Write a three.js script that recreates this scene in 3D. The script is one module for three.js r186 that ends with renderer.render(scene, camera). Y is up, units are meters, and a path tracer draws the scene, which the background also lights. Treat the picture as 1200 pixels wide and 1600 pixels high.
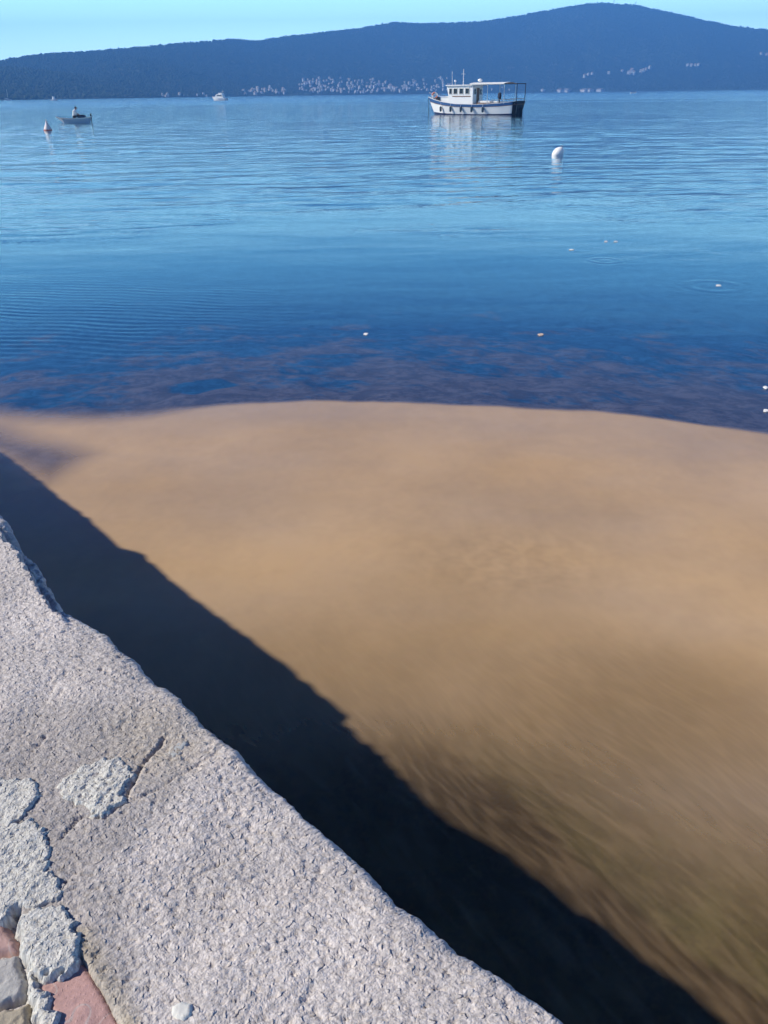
import * as THREE from 'three';
import { mergeGeometries } from 'three/addons/utils/BufferGeometryUtils.js';
import { MarchingCubes } from 'three/addons/objects/MarchingCubes.js';

/* ------------------------------------------------ camera, sky, sun, exposure */
const EYE = 2.5, PITCH = 27.97, ROLL = -0.7;
const scene = new THREE.Scene();
const camera = new THREE.PerspectiveCamera(65.99, 3 / 4, 0.05, 20000);
camera.position.set(0, EYE, 0);
camera.rotation.set(-PITCH * Math.PI / 180, 0, ROLL * Math.PI / 180, 'YXZ');
camera.updateMatrixWorld();
const renderer = new THREE.WebGLRenderer({ antialias: true });
renderer.toneMapping = THREE.LinearToneMapping;
renderer.toneMappingExposure = 1.4;
renderer.shadowMap.enabled = true;

const lerp = (a, b, t) => a + (b - a) * t;
const clamp = (x, a = 0, b = 1) => Math.min(b, Math.max(a, x));
const smooth = (a, b, x) => { const t = clamp((x - a) / (b - a)); return t * t * (3 - 2 * t); };
function curve(points, x) {                                   // piecewise linear y(x), one or more columns
  let i = 0; while (i < points.length - 2 && x > points[i + 1][0]) i++;
  const t = clamp((x - points[i][0]) / (points[i + 1][0] - points[i][0]));
  return points[i].slice(1).map((v, k) => lerp(v, points[i + 1][k + 1], t));
}

// clear autumn sky: pale cyan at the horizon, quickly deepening to blue
const SKY = [[0, 3.4, 4.6, 4.3], [3, 2.3, 3.75, 3.8], [6, 1.05, 2.2, 2.6], [10, .28, .90, 1.5], [15, .085, .30, .80], [25, .020, .050, .30], [45, .005, .009, .075], [90, .003, .005, .04]];
{
  const w = 512, h = 256, a = new Float32Array(w * h * 4);
  for (let j = 0; j < h; j++) for (let i = 0; i < w; i++) {
    const e = (j + .5) / h * 180 - 90, c = curve(SKY, Math.max(0, e));
    a.set([c[0], c[1], c[2], 1], (j * w + i) * 4);
  }
  const t = new THREE.DataTexture(a, w, h, THREE.RGBAFormat, THREE.FloatType);
  t.mapping = THREE.EquirectangularReflectionMapping; t.colorSpace = THREE.LinearSRGBColorSpace;
  t.magFilter = t.minFilter = THREE.LinearFilter; t.needsUpdate = true;
  scene.background = t; scene.environment = t;
}
const sun = new THREE.DirectionalLight(0xffffff, 4.4);
sun.color.setRGB(1, .95, .86);
sun.position.set(-131, 100, -2); sun.target.position.set(0, 0, 0);
sun.castShadow = true; sun.shadow.radius = 2; sun.shadow.mapSize.set(4096, 4096);
Object.assign(sun.shadow.camera, { left: -160, right: 160, top: 160, bottom: -160, near: 1, far: 500 });
scene.add(sun, sun.target);
scene.fog = new THREE.FogExp2(new THREE.Color().setRGB(.13, .395, .93), 5.0e-4);

/* ------------------------------------------------ noise, names, small builders */
function rng(seed) { let s = seed >>> 0; return () => { s = s + 0x6D2B79F5 | 0; let t = Math.imul(s ^ s >>> 15, 1 | s); t = t + Math.imul(t ^ t >>> 7, 61 | t) ^ t; return ((t ^ t >>> 14) >>> 0) / 4294967296; }; }
const PERM = new Uint8Array(512);
{ const r = rng(11), p = [...Array(256).keys()]; for (let i = 255; i > 0; i--) { const j = r() * (i + 1) | 0; [p[i], p[j]] = [p[j], p[i]]; } for (let i = 0; i < 512; i++) PERM[i] = p[i & 255]; }
const GX = new Float32Array(256), GY = new Float32Array(256);
for (let i = 0; i < 256; i++) { GX[i] = Math.cos(i / 256 * 6.28318); GY[i] = Math.sin(i / 256 * 6.28318); }
const fade = t => t * t * t * (t * (t * 6 - 15) + 10);
function noise(x, y, px = 0, py = 0) {                         // gradient noise about -0.7..0.7; px, py: periods
  let xi = Math.floor(x), yi = Math.floor(y); const xf = x - xi, yf = y - yi;
  let x1 = xi + 1, y1 = yi + 1;
  if (px) { xi = ((xi % px) + px) % px; x1 = ((x1 % px) + px) % px; yi = ((yi % py) + py) % py; y1 = ((y1 % py) + py) % py; }
  const a = PERM[PERM[xi & 255] + (yi & 255)], b = PERM[PERM[x1 & 255] + (yi & 255)], c = PERM[PERM[xi & 255] + (y1 & 255)], d = PERM[PERM[x1 & 255] + (y1 & 255)];
  const u = fade(xf), v = fade(yf);
  const n0 = GX[a] * xf + GY[a] * yf, n1 = GX[b] * (xf - 1) + GY[b] * yf, n2 = GX[c] * xf + GY[c] * (yf - 1), n3 = GX[d] * (xf - 1) + GY[d] * (yf - 1);
  return lerp(lerp(n0, n1, u), lerp(n2, n3, u), v);
}
function fbm(x, y, o = 4) { let s = 0, a = 1; for (let i = 0; i < o; i++) { s += a * noise(x + i * 17.3, y - i * 9.1); x *= 2.03; y *= 2.03; a *= .5; } return s; }
const taken = {};
function numbered(n) { const k = taken[n] = (taken[n] ?? -1) + 1; return k ? `${n}_${String(k).padStart(3, '0')}` : n; }
function tag(o, label, category, group, kind) { if (label) o.userData.label = label; if (category) o.userData.category = category; if (group) o.userData.group = group; if (kind) o.userData.kind = kind; return o; }
function mesh(name, g, m, parent = scene) {
  const o = new THREE.Mesh(Array.isArray(g) ? mergeGeometries(g.map(q => q.index ? q.toNonIndexed() : q)) : g, m);
  o.name = parent === scene ? numbered(name) : name; o.castShadow = o.receiveShadow = true; parent.add(o); return o;
}
function thing(name, label, category, p = [0, 0, 0], turn = 0, group) {
  const o = new THREE.Group(); o.name = numbered(name); o.position.set(...p); o.rotation.y = turn; scene.add(o);
  return tag(o, label, category, group);
}
const paint = (r, g, b, rough = .5, more = {}) => new THREE.MeshPhysicalMaterial({ color: new THREE.Color().setRGB(r, g, b), roughness: rough, ...more });
const box = (x, y, z, w, h, d, ry = 0) => { const g = new THREE.BoxGeometry(w, h, d); if (ry) g.rotateY(ry); return g.translate(x, y, z); };
function bar(a, b, r, n = 6, r2 = r) {
  const A = new THREE.Vector3(...a), B = new THREE.Vector3(...b), d = B.clone().sub(A);
  return new THREE.CylinderGeometry(r2, r, d.length(), n).applyQuaternion(new THREE.Quaternion().setFromUnitVectors(new THREE.Vector3(0, 1, 0), d.clone().normalize())).translate((A.x + B.x) / 2, (A.y + B.y) / 2, (A.z + B.z) / 2);
}
function grid(nu, nv, f, closedU = false) {                       // f(i, j) -> [x, y, z, u, v]
  const pos = new Float32Array(nu * nv * 3), uv = new Float32Array(nu * nv * 2), idx = new Uint32Array((nu - 1) * (nv - 1) * 6); let k = 0;
  for (let j = 0; j < nv; j++) for (let i = 0; i < nu; i++) { const p = f(i, j), n = j * nu + i; pos[n * 3] = p[0]; pos[n * 3 + 1] = p[1]; pos[n * 3 + 2] = p[2]; uv[n * 2] = p[3] ?? 0; uv[n * 2 + 1] = p[4] ?? 0; }
  for (let j = 0; j < nv - 1; j++) for (let i = 0; i < nu - 1; i++) { const a = j * nu + i, b = a + 1, c = a + nu, d = c + 1; idx[k++] = a; idx[k++] = b; idx[k++] = c; idx[k++] = b; idx[k++] = d; idx[k++] = c; }
  const g = new THREE.BufferGeometry();
  g.setAttribute('position', new THREE.BufferAttribute(pos, 3)); g.setAttribute('uv', new THREE.BufferAttribute(uv, 2)); g.setIndex(new THREE.BufferAttribute(idx, 1));
  g.computeVertexNormals(); return g;
}
function colored(g, f) {                                          // linear vertex colours from f(x, y, z)
  const p = g.attributes.position, c = new Float32Array(p.count * 3);
  for (let i = 0; i < p.count; i++) c.set(f(p.getX(i), p.getY(i), p.getZ(i)), i * 3);
  g.setAttribute('color', new THREE.BufferAttribute(c, 3)); return g;
}
function texture(n, m, f, { srgb = false, wrap = true, repeat = [1, 1] } = {}) {
  const a = new Uint8Array(n * m * 4);
  for (let j = 0; j < m; j++) for (let i = 0; i < n; i++) { const c = f(i / n, j / m, i, j), k = (j * n + i) * 4; a[k] = clamp(c[0]) * 255; a[k + 1] = clamp(c[1]) * 255; a[k + 2] = clamp(c[2]) * 255; a[k + 3] = 255; }
  const t = new THREE.DataTexture(a, n, m); t.magFilter = THREE.LinearFilter; t.minFilter = THREE.LinearMipmapLinearFilter; t.generateMipmaps = true;
  t.wrapS = t.wrapT = wrap ? THREE.RepeatWrapping : THREE.ClampToEdgeWrapping; if (srgb) t.colorSpace = THREE.SRGBColorSpace; t.repeat.set(...repeat); t.needsUpdate = true; return t;
}
function inside(poly, x, z) {                                      // signed distance to a polygon, negative inside
  let d = 1e9, s = 1;
  for (let i = 0, j = poly.length - 1; i < poly.length; j = i++) {
    const [ax, az] = poly[i], [bx, bz] = poly[j], ex = bx - ax, ez = bz - az, wx = x - ax, wz = z - az, t = clamp((wx * ex + wz * ez) / (ex * ex + ez * ez));
    d = Math.min(d, Math.hypot(wx - ex * t, wz - ez * t));
    const c1 = z >= az, c2 = z < bz, c3 = ex * wz > ez * wx; if ((c1 && c2 && c3) || (!c1 && !c2 && !c3)) s = -s;
  }
  return s * d;
}
function lineDistance(line, x, z) { let d = 1e9; for (let i = 1; i < line.length; i++) { const [ax, az] = line[i - 1], [bx, bz] = line[i], ex = bx - ax, ez = bz - az, t = clamp(((x - ax) * ex + (z - az) * ez) / (ex * ex + ez * ez)); d = Math.min(d, Math.hypot(x - ax - ex * t, z - az - ez * t)); } return d; }
const F = 1232, CP = Math.cos(PITCH * Math.PI / 180), SP = Math.sin(PITCH * Math.PI / 180), CR = Math.cos(ROLL * Math.PI / 180), SR = Math.sin(ROLL * Math.PI / 180);
function bearing(px, py) {                                        // survey of the far shore: a sighting of the photograph as [azimuth from -z, tangent of the elevation]
  const a = px - 600, b = 800 - py, r = CR * a - SR * b, u = SR * a + CR * b;
  const z = F * CP + u * SP, y = -F * SP + u * CP; return [Math.atan2(r, z), y / Math.hypot(r, z)];
}

/* ------------------------------------------------ quay edge in plan */
const QUAY = 1.0;
const EDGE = [[-18, -13], [-9, -8.6], [-4.41, -5.9], [-4.07, -5.55], [-3.73, -5.17], [-3.36, -4.77], [-3.04, -4.38], [-2.87, -4.31], [-2.57, -3.94], [-2.29, -3.64], [-2.02, -3.37], [-1.62, -2.923], [-1.341, -2.6], [-1.112, -2.268], [-.991, -2.134], [-.791, -1.944], [-.54, -1.683], [-.332, -1.467], [-.157, -1.276], [-.088, -1.205], [-.01, -1.131], [.062, -1.053], [.128, -.995], [.226, -.927], [.322, -.847], [.62, -.575], [1.1, -.1], [3, 1.8], [9, 7.6]];
const edgeLength = [0]; for (let i = 1; i < EDGE.length; i++) edgeLength.push(edgeLength[i - 1] + Math.hypot(EDGE[i][0] - EDGE[i - 1][0], EDGE[i][1] - EDGE[i - 1][1]));
const edgeTable = EDGE.map((p, i) => [edgeLength[i], p[0], p[1]]);
const edgeAt = s => { const e = .03, a = curve(edgeTable, s - e), b = curve(edgeTable, s), c = curve(edgeTable, s + e); return [(a[0] + 2 * b[0] + c[0]) / 4, (a[1] + 2 * b[1] + c[1]) / 4]; };
const NX = .72, NZ = -.69;                                        // towards the water
const seaward = (x, z) => { let best = 1e9; for (let i = 1; i < EDGE.length; i++) { const [ax, az] = EDGE[i - 1], [bx, bz] = EDGE[i], ex = bx - ax, ez = bz - az, t = clamp(((x - ax) * ex + (z - az) * ez) / (ex * ex + ez * ez)), d = Math.hypot(x - ax - ex * t, z - az - ez * t); if (d < Math.abs(best)) best = d * Math.sign((x - ax) * ez * -1 + (z - az) * ex) * -1; } return best; };

/* ------------------------------------------------ seabed, plume of silt, water */
const seabedDepth = (x, z) => { const r = Math.hypot(x, z); return -curve([[0, .75], [6, 1.0], [9, 1.35], [14, 2.2], [25, 4], [60, 6]], r)[0] + .1 * fbm(x * .9, z * .9, 3) * (r < 40 ? 1 : 0); };
function polarRows(r0, steps) { const a = [r0]; for (const [to, ratio] of steps) while (a.at(-1) < to) a.push(a.at(-1) * (1 + ratio)); return a; }
function polarColumns(dense, step, coarse) { const a = []; for (let d = -180; d < -dense; d += coarse) a.push(d); for (let d = -dense; d <= dense; d += step) a.push(d); for (let d = dense + coarse; d < 180; d += coarse) a.push(d); a.push(180); return a.map(d => d * Math.PI / 180); }
const FAR = 3600;
{
  const rows = polarRows(.4, [[32, .012], [FAR, .12]]), cols = polarColumns(34, .45, 6);
  const g = grid(cols.length, rows.length, (i, j) => { const x = Math.sin(cols[i]) * rows[j], z = -Math.cos(cols[i]) * rows[j]; return [x, seabedDepth(x, z), z, x / 2.6, z / 2.6]; });
  // weed beds and bare bottom: a texture in metres over a plain bottom colour that deepens offshore where the weed ends
  const map = texture(1024, 1024, (u, v) => {
    let s = 0, a = 1; for (let o = 0, f = 5; o < 6; o++, f *= 2) { s += a * noise(u * f, v * f, f, f); a *= .9; }
    const t = clamp(.5 + s * .75), w = smooth(.1, .9, t);
    return [lerp(.52, 1, w), lerp(.55, 1, w), lerp(.62, 1, w)];
  });
  // one even bottom, its blue painted in for light scattered by deep water; brown weed grows on it in patches, dense inshore, and settled olive silt covers it under the plume
  const SCATTER_BLUE = [.014, .072, .165], WEED = [.092, .088, .118], SILT = [.052, .052, .016];
  colored(g, (x, y, z) => {
    const r = Math.hypot(x, z), n = fbm(x * .42, z * .42, 5), weed = smooth(-.16, .30, n + .5 * noise(x * 5, z * 5) + .4 * noise(x * 11, z * 11) + curve([[9, .6], [13, .42], [18, .05], [24, -.32], [30, -.9]], r)[0]);
    const bare = inside([[-3.9, -13.7], [-3.3, -13.4], [-2.7, -13.8], [-2.75, -14.5], [-3.3, -14.8], [-3.8, -14.4]], x, z) < .1 * n ? 1 : 0, settled = smooth(.0, .3, 6.1 - r + .8 * n) * smooth(-1.9, -1.5, x + .3 * n), w = weed * (1 - bare);
    return SCATTER_BLUE.map((c, k) => lerp(lerp(c, WEED[k], w), SILT[k], settled));
  });
  tag(mesh('seabed', g, new THREE.MeshPhysicalMaterial({ map, vertexColors: true, roughness: 1, specularIntensity: 0 })), 'dark weedy seabed showing through clear water beyond the silt', null, null, 'structure');
}
const PLUME_EDGE = [[-9, -6.9], [-6, -7.05], [-4.4, -6.95], [-3.49, -6.815], [-2.67, -6.66], [-2.185, -6.737], [-1.755, -6.889], [-1.184, -7.024], [-.588, -7.055], [.25, -6.955], [.95, -6.844], [1.905, -6.677], [2.279, -6.583], [2.647, -6.338], [3.2, -6.1], [4.2, -5.5], [6, -4.2], [8, -2.6], [10, -1]];
const WEDGE = [[-4.6, -6.9], [-3.374, -6.5], [-2.835, -6.16], [-2.315, -5.868], [-2.5, -5.31], [-3.3, -5.9], [-4.5, -6.6]];
{
  const X0 = -7.5, X1 = 9, Z0 = -7.6, Z1 = 1.6, W = X1 - X0, D = Z1 - Z0;
  const sa = 1.0, ca = Math.cos(sa), sn = Math.sin(sa);
  const silt = (x, z) => {                                          // how much mud hangs in the water
    const zb = (curve(PLUME_EDGE, x - .12)[0] + curve(PLUME_EDGE, x)[0] + curve(PLUME_EDGE, x + .12)[0]) / 3;
    const soft = lerp(.12, .55, smooth(-1.2, -2.5, x)), d = z - zb + .05 * noise(x * 1.7, z * 1.7) + .02 * noise(x * 5, z * 5);
    let c = smooth(-soft * .45, soft * .55, d) * (1 - .06 * smooth(1, .0, d));
    c *= 1 - .80 * smooth(.2, -.3, inside(WEDGE, x, z) + .05 * noise(x * 2, z * 2));
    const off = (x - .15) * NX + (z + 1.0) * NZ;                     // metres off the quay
    const along = x * ca + z * sn, across = -x * sn + z * ca + .10 * noise(x * 1.3, z * 1.3);
    const streak = .35 * noise(along * .8, across * 4) + .5 * noise(along * 2.2 + 5, across * 13) + .7 * noise(along * 5, across * 28) + .8 * noise(along * 10, across * 58);
    const curl = fbm(x * 1.1 + 4, z * 1.1, 4), mottle = .5 * noise(x * 9 + curl, z * 7) + .4 * noise(x * 19, z * 17 + curl * 2);
    const thin = smooth(2.8, .9, off + .8 * noise(x * .8, z * .8 + 7)) * smooth(-4.3, -2.1, z + .35 * x + .5 * noise(x * .9 + 3, z * .9));  // silt thins toward the quay; partly shade put in to blacken the wall shadow
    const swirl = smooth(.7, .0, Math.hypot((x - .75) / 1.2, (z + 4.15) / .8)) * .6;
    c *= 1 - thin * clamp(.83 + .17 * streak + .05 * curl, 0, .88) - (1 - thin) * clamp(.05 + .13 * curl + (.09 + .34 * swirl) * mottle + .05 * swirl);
    return clamp(c * smooth(X1, X1 - 1.2, x) * smooth(X0, X0 + .8, x) * smooth(Z1, Z1 - 1, z));
  };
  const n = 2048, m = 1150;
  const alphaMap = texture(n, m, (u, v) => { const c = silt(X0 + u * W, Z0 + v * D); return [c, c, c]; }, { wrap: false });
  const map = texture(1024, 512, (u, v) => {
    const x = X0 + u * W, z = Z0 + v * D, a = fbm(x * .7, z * .7, 4), b = fbm(x * .5 + 20, z * 1.1, 3);
    const k = 1 + .07 * a; return [.78 * k + .02 * b, .642 * k, .482 * k - .04 * b];
  }, { wrap: false, srgb: true });
  const g = grid(240, 140, (i, j) => { const u = i / 239, v = j / 139, x = X0 + u * W, z = Z0 + v * D; return [x, -.045 + .012 * noise(x * 1.2, z * 1.2), z, u, v]; });
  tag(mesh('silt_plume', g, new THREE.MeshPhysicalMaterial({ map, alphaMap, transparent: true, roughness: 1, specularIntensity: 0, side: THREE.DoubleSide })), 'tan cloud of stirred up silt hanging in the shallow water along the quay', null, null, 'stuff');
}
const RINGS = [[3.729, -13.546, .34, .0038], [4.779, -11.511, .52, .0022]];
function waveZone(r, x, z) {                                         // how ruffled the surface is
  const n = fbm(x * .05, z * .13, 3), d = r * (1 + .28 * n);
  return curve([[0, .03], [6, .04], [8, .07], [10, .16], [14, .36], [20, .6], [26, 1.1], [40, 1.4], [60, 1.4], [80, 1.1], [120, 1.2]], d)[0];
}
{
  const rows = polarRows(.7, [[8, .0065], [14.5, .0032], [110, .0055], [FAR, .025]]), cols = polarColumns(29, .1, 3);
  const height = (x, z, r) => {
    if (r > 200) return 0;
    const a = waveZone(r, x, z), w = x + .35 * z + 1.2 * noise(x * .2, z * .2), v = z - .06 * x;
    let h = .011 * noise(w * .20, v * .55) + .0065 * noise(w * .42 + 9, v * 1.25) + .0032 * noise(w * .9, v * 2.6 + 3);
    if (r > 15) { const q = noise(w * .55 + 31, v * 1.7); h += .006 * smooth(15, 26, r) * (1 - Math.abs(q) * 2); }
    if (r > 12) h += .036 * smooth(14, 28, r) * smooth(150, 80, r) * (.55 + 1.3 * Math.max(-.2, noise(x * .045 + 60, z * .09))) * (.5 - 1.6 * Math.abs(noise(w * .13 + 70, v * .36)) + .5 * noise(w * .1, v * .21 + 80));
      h *= a * smooth(190, 100, r);
    if (r < 30) {
      h += .00022 * noise(x * 4, z * 9) * a * 3;
      const m = smooth(2.6, .8, Math.hypot((x + 4.6) / 1.7, (z + 10.2) / 1.3)); if (m > 0) h += .0011 * m * (.6 + noise(x * 1.5, z * 1.5)) * Math.sin((z * .97 - x * .17 + .1 * noise(x * 1.2, z * 1.2)) * 38);
      for (const [rx, rz, R, A] of RINGS) { const d = Math.hypot(x - rx, z - rz); if (d < R * 1.3) h += A * .55 * Math.sin(d / R * 6.2832 * 1.8) * smooth(R * 1.15, R * .8, d) * (.35 + .65 * d / R); }
    }
    return h;
  };
  const nu = cols.length, nv = rows.length;
  const g = grid(nu, nv, (i, j) => {
    const r = rows[j], x = Math.sin(cols[i]) * r, z = -Math.cos(cols[i]) * r;
    const wx = r > 15 ? 2.2 * noise(x * .06, z * .06) : 0, wz = r > 15 ? 2.2 * noise(x * .06 + 40, z * .06) : 0;
    return [x, height(x, z, r), z, (x + wx) / 17, (z + wz + .05 * x) / 17];
  });
  // sort the faces into calm, rippled and ruffled water along the wandering borders of the gusts
  const src = g.index.array, lists = [[], [], [], []], r2 = rng(5);
  for (let j = 0; j < nv - 1; j++) for (let i = 0; i < nu - 1; i++) {
    const r = rows[j], x = Math.sin(cols[i]) * r, z = -Math.cos(cols[i]) * r, q = r * (1 + .5 * fbm(x / r * 4, Math.log(r) * 6 , 4) + .22 * fbm(x * .15, z * .4, 2)) * (1 + .25 * (r2() - .5));
    const k = q < 20 ? 0 : q < 95 ? 1 : q < 250 ? 2 : 3, b = (j * (nu - 1) + i) * 6; for (let e = 0; e < 6; e++) lists[k].push(src[b + e]);
  }
  const all = new Uint32Array(src.length); let at = 0;
  lists.forEach((l, k) => { all.set(l, at); g.addGroup(at, l.length, k); at += l.length; });
  g.setIndex(new THREE.BufferAttribute(all, 1));
  const N = 1024, hm = new Float32Array(N * N), oct = [[4, 11, 1.5], [7, 22, .85], [14, 43, .42], [31, 90, .2], [64, 170, .085]];
  for (let j = 0; j < N; j++) for (let i = 0; i < N; i++) { let h = 0; for (const [a, b, s] of oct) { const q = noise(i / N * a + b, j / N * b + a, a, b); h += s * (q - .6 * Math.abs(q)); } hm[j * N + i] = h; }
  const slopes = texture(N, N, (u, v, i, j) => {
    const k = 5.5, dx = (hm[j * N + (i + 1) % N] - hm[j * N + (i + N - 1) % N]) * k, dz = (hm[((j + 1) % N) * N + i] - hm[((j + N - 1) % N) * N + i]) * k, l = Math.hypot(dx, dz, 1);
    return [.5 - .5 * dx / l, .5 - .5 * dz / l, .5 + .5 / l];
  });
  const sea = (strength, rough) => new THREE.MeshPhysicalMaterial({ color: new THREE.Color().setRGB(.95, .97, .98), transmission: 1, thickness: 0, ior: 1.333, roughness: rough, normalMap: slopes, normalScale: new THREE.Vector2(strength, strength) });
  const o = mesh('water', g, [sea(.008, .02), sea(.10, .035), sea(.17, .07), sea(.42, .16)]);
  tag(o, 'calm blue bay water with long ripples', null, null, 'structure');
}

/* ------------------------------------------------ the mountain across the bay */
const azOf = px => bearing(px, 145)[0];
const RIDGE = [[-900, 148], [-500, 128], [-200, 112], [0, 97], [30, 91], [60, 87.5], [80, 85], [110, 84], [160, 80.5], [200, 77], [300, 67], [330, 65.5], [360, 61.5], [400, 65], [450, 57.5], [500, 52], [560, 45], [600, 38], [615, 35.5], [650, 37], [700, 36.5], [750, 34.5], [800, 27], [850, 18], [900, 8.5], [940, 5], [990, 8], [1040, 18], [1100, 32], [1150, 42], [1200, 47], [1400, 75], [1700, 110], [2100, 140]].map(([x, y]) => { const b = bearing(x, y); return [b[0], b[1]]; });
const SHORE = [[-900, 900], [0, 1150], [200, 1450], [400, 1900], [690, 2350], [850, 2600], [1200, 2750], [2100, 2600]].map(([x, d]) => [azOf(x), d]);
const hillPoint = (az, u) => {                                        // u: 0 at the shore, 1 on the ridge
  const d0 = curve(SHORE, az)[0] * (1 + .012 * noise(az * 60, 1)), t = curve(RIDGE, az)[0], d1 = d0 + 900, H = t * d1 + EYE, d = d0 + 900 * u;
  let h = u <= 1 ? H * (.42 * u + .58 * Math.pow(Math.max(u, 0), 1.5)) : H * (1 - .45 * (u - 1));
  const x = Math.sin(az) * d, z = -Math.cos(az) * d, k = clamp(u * 2.2) * clamp((1 - u) * 3);
  h += k * (22 * fbm(x / 330, z / 330, 4)) + 2.6 * clamp(u * 8) * fbm(x / 22, z / 22, 3) + (u > .9 && u <= 1.02 ? 1.2 * noise(x / 9, z / 9) : 0) - (u <= 0 ? 4 : 0) + (u > 0 ? .6 : 0);
  return [x, h, z];
};
{
  const nu = 620, nv = 130, a0 = RIDGE[0][0], a1 = RIDGE.at(-1)[0];
  const g = grid(nu, nv, (i, j) => { const u = j < 2 ? (j - 1) * .004 : (j - 1) / (nv - 20), p = hillPoint(lerp(a0, a1, i / (nu - 1)), u); return [...p, p[0] / 60, p[2] / 60]; });
  colored(g, (x, y, z) => {
    const a = fbm(x / 180, z / 180, 4), b = noise(x / 21, z / 21), rock = smooth(.42, .8, fbm(x / 120 + 9, z / 60, 4) + .25 * b);
    const k = 1 + .9 * a + .5 * b; return [lerp(.040 * k, .16, rock), lerp(.058 * k, .15, rock), lerp(.028 * k, .13, rock)];
  });
  tag(mesh('hill', g, new THREE.MeshStandardMaterial({ vertexColors: true, roughness: 1, side: THREE.DoubleSide })), 'long scrub covered mountain across the bay', null, null, 'structure');
  // bushes and low trees that give the slope its grain
  const r = rng(77), n = 70000, s = new THREE.IcosahedronGeometry(1, 0), p = s.attributes.position;
  for (let i = 0; i < p.count; i++) { const k = .8 + .35 * noise(p.getX(i) * 3.1 + 5, p.getY(i) * 3.3 + p.getZ(i) * 2.7); p.setXYZ(i, p.getX(i) * k, p.getY(i) * k, p.getZ(i) * k); }
  const scrub = new THREE.InstancedMesh(s, new THREE.MeshStandardMaterial({ roughness: 1 }), n), M = new THREE.Matrix4(), c = new THREE.Color(), az0 = azOf(-60), az1 = azOf(1260);
  for (let i = 0; i < n; i++) {
    const az = lerp(az0, az1, r()), u = .01 + 1.0 * Math.pow(r(), .8), q = hillPoint(az, Math.min(u, 1.005)), w = 1.9 + 2.4 * r() * r(), h = w * (.7 + .6 * r());
    M.makeRotationY(r() * 6.28).scale(new THREE.Vector3(w, h, w)).setPosition(q[0], q[1] + h * .3, q[2]); scrub.setMatrixAt(i, M);
    const k = .6 + .8 * r(); scrub.setColorAt(i, c.setRGB(.036 * k, .058 * k, .026 * k));
  }
  scrub.name = 'scrub'; scrub.castShadow = scrub.receiveShadow = true; scene.add(scrub);
  tag(scrub, 'dark green scrub and low trees covering the far mountainside', null, null, 'stuff');
}
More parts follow.
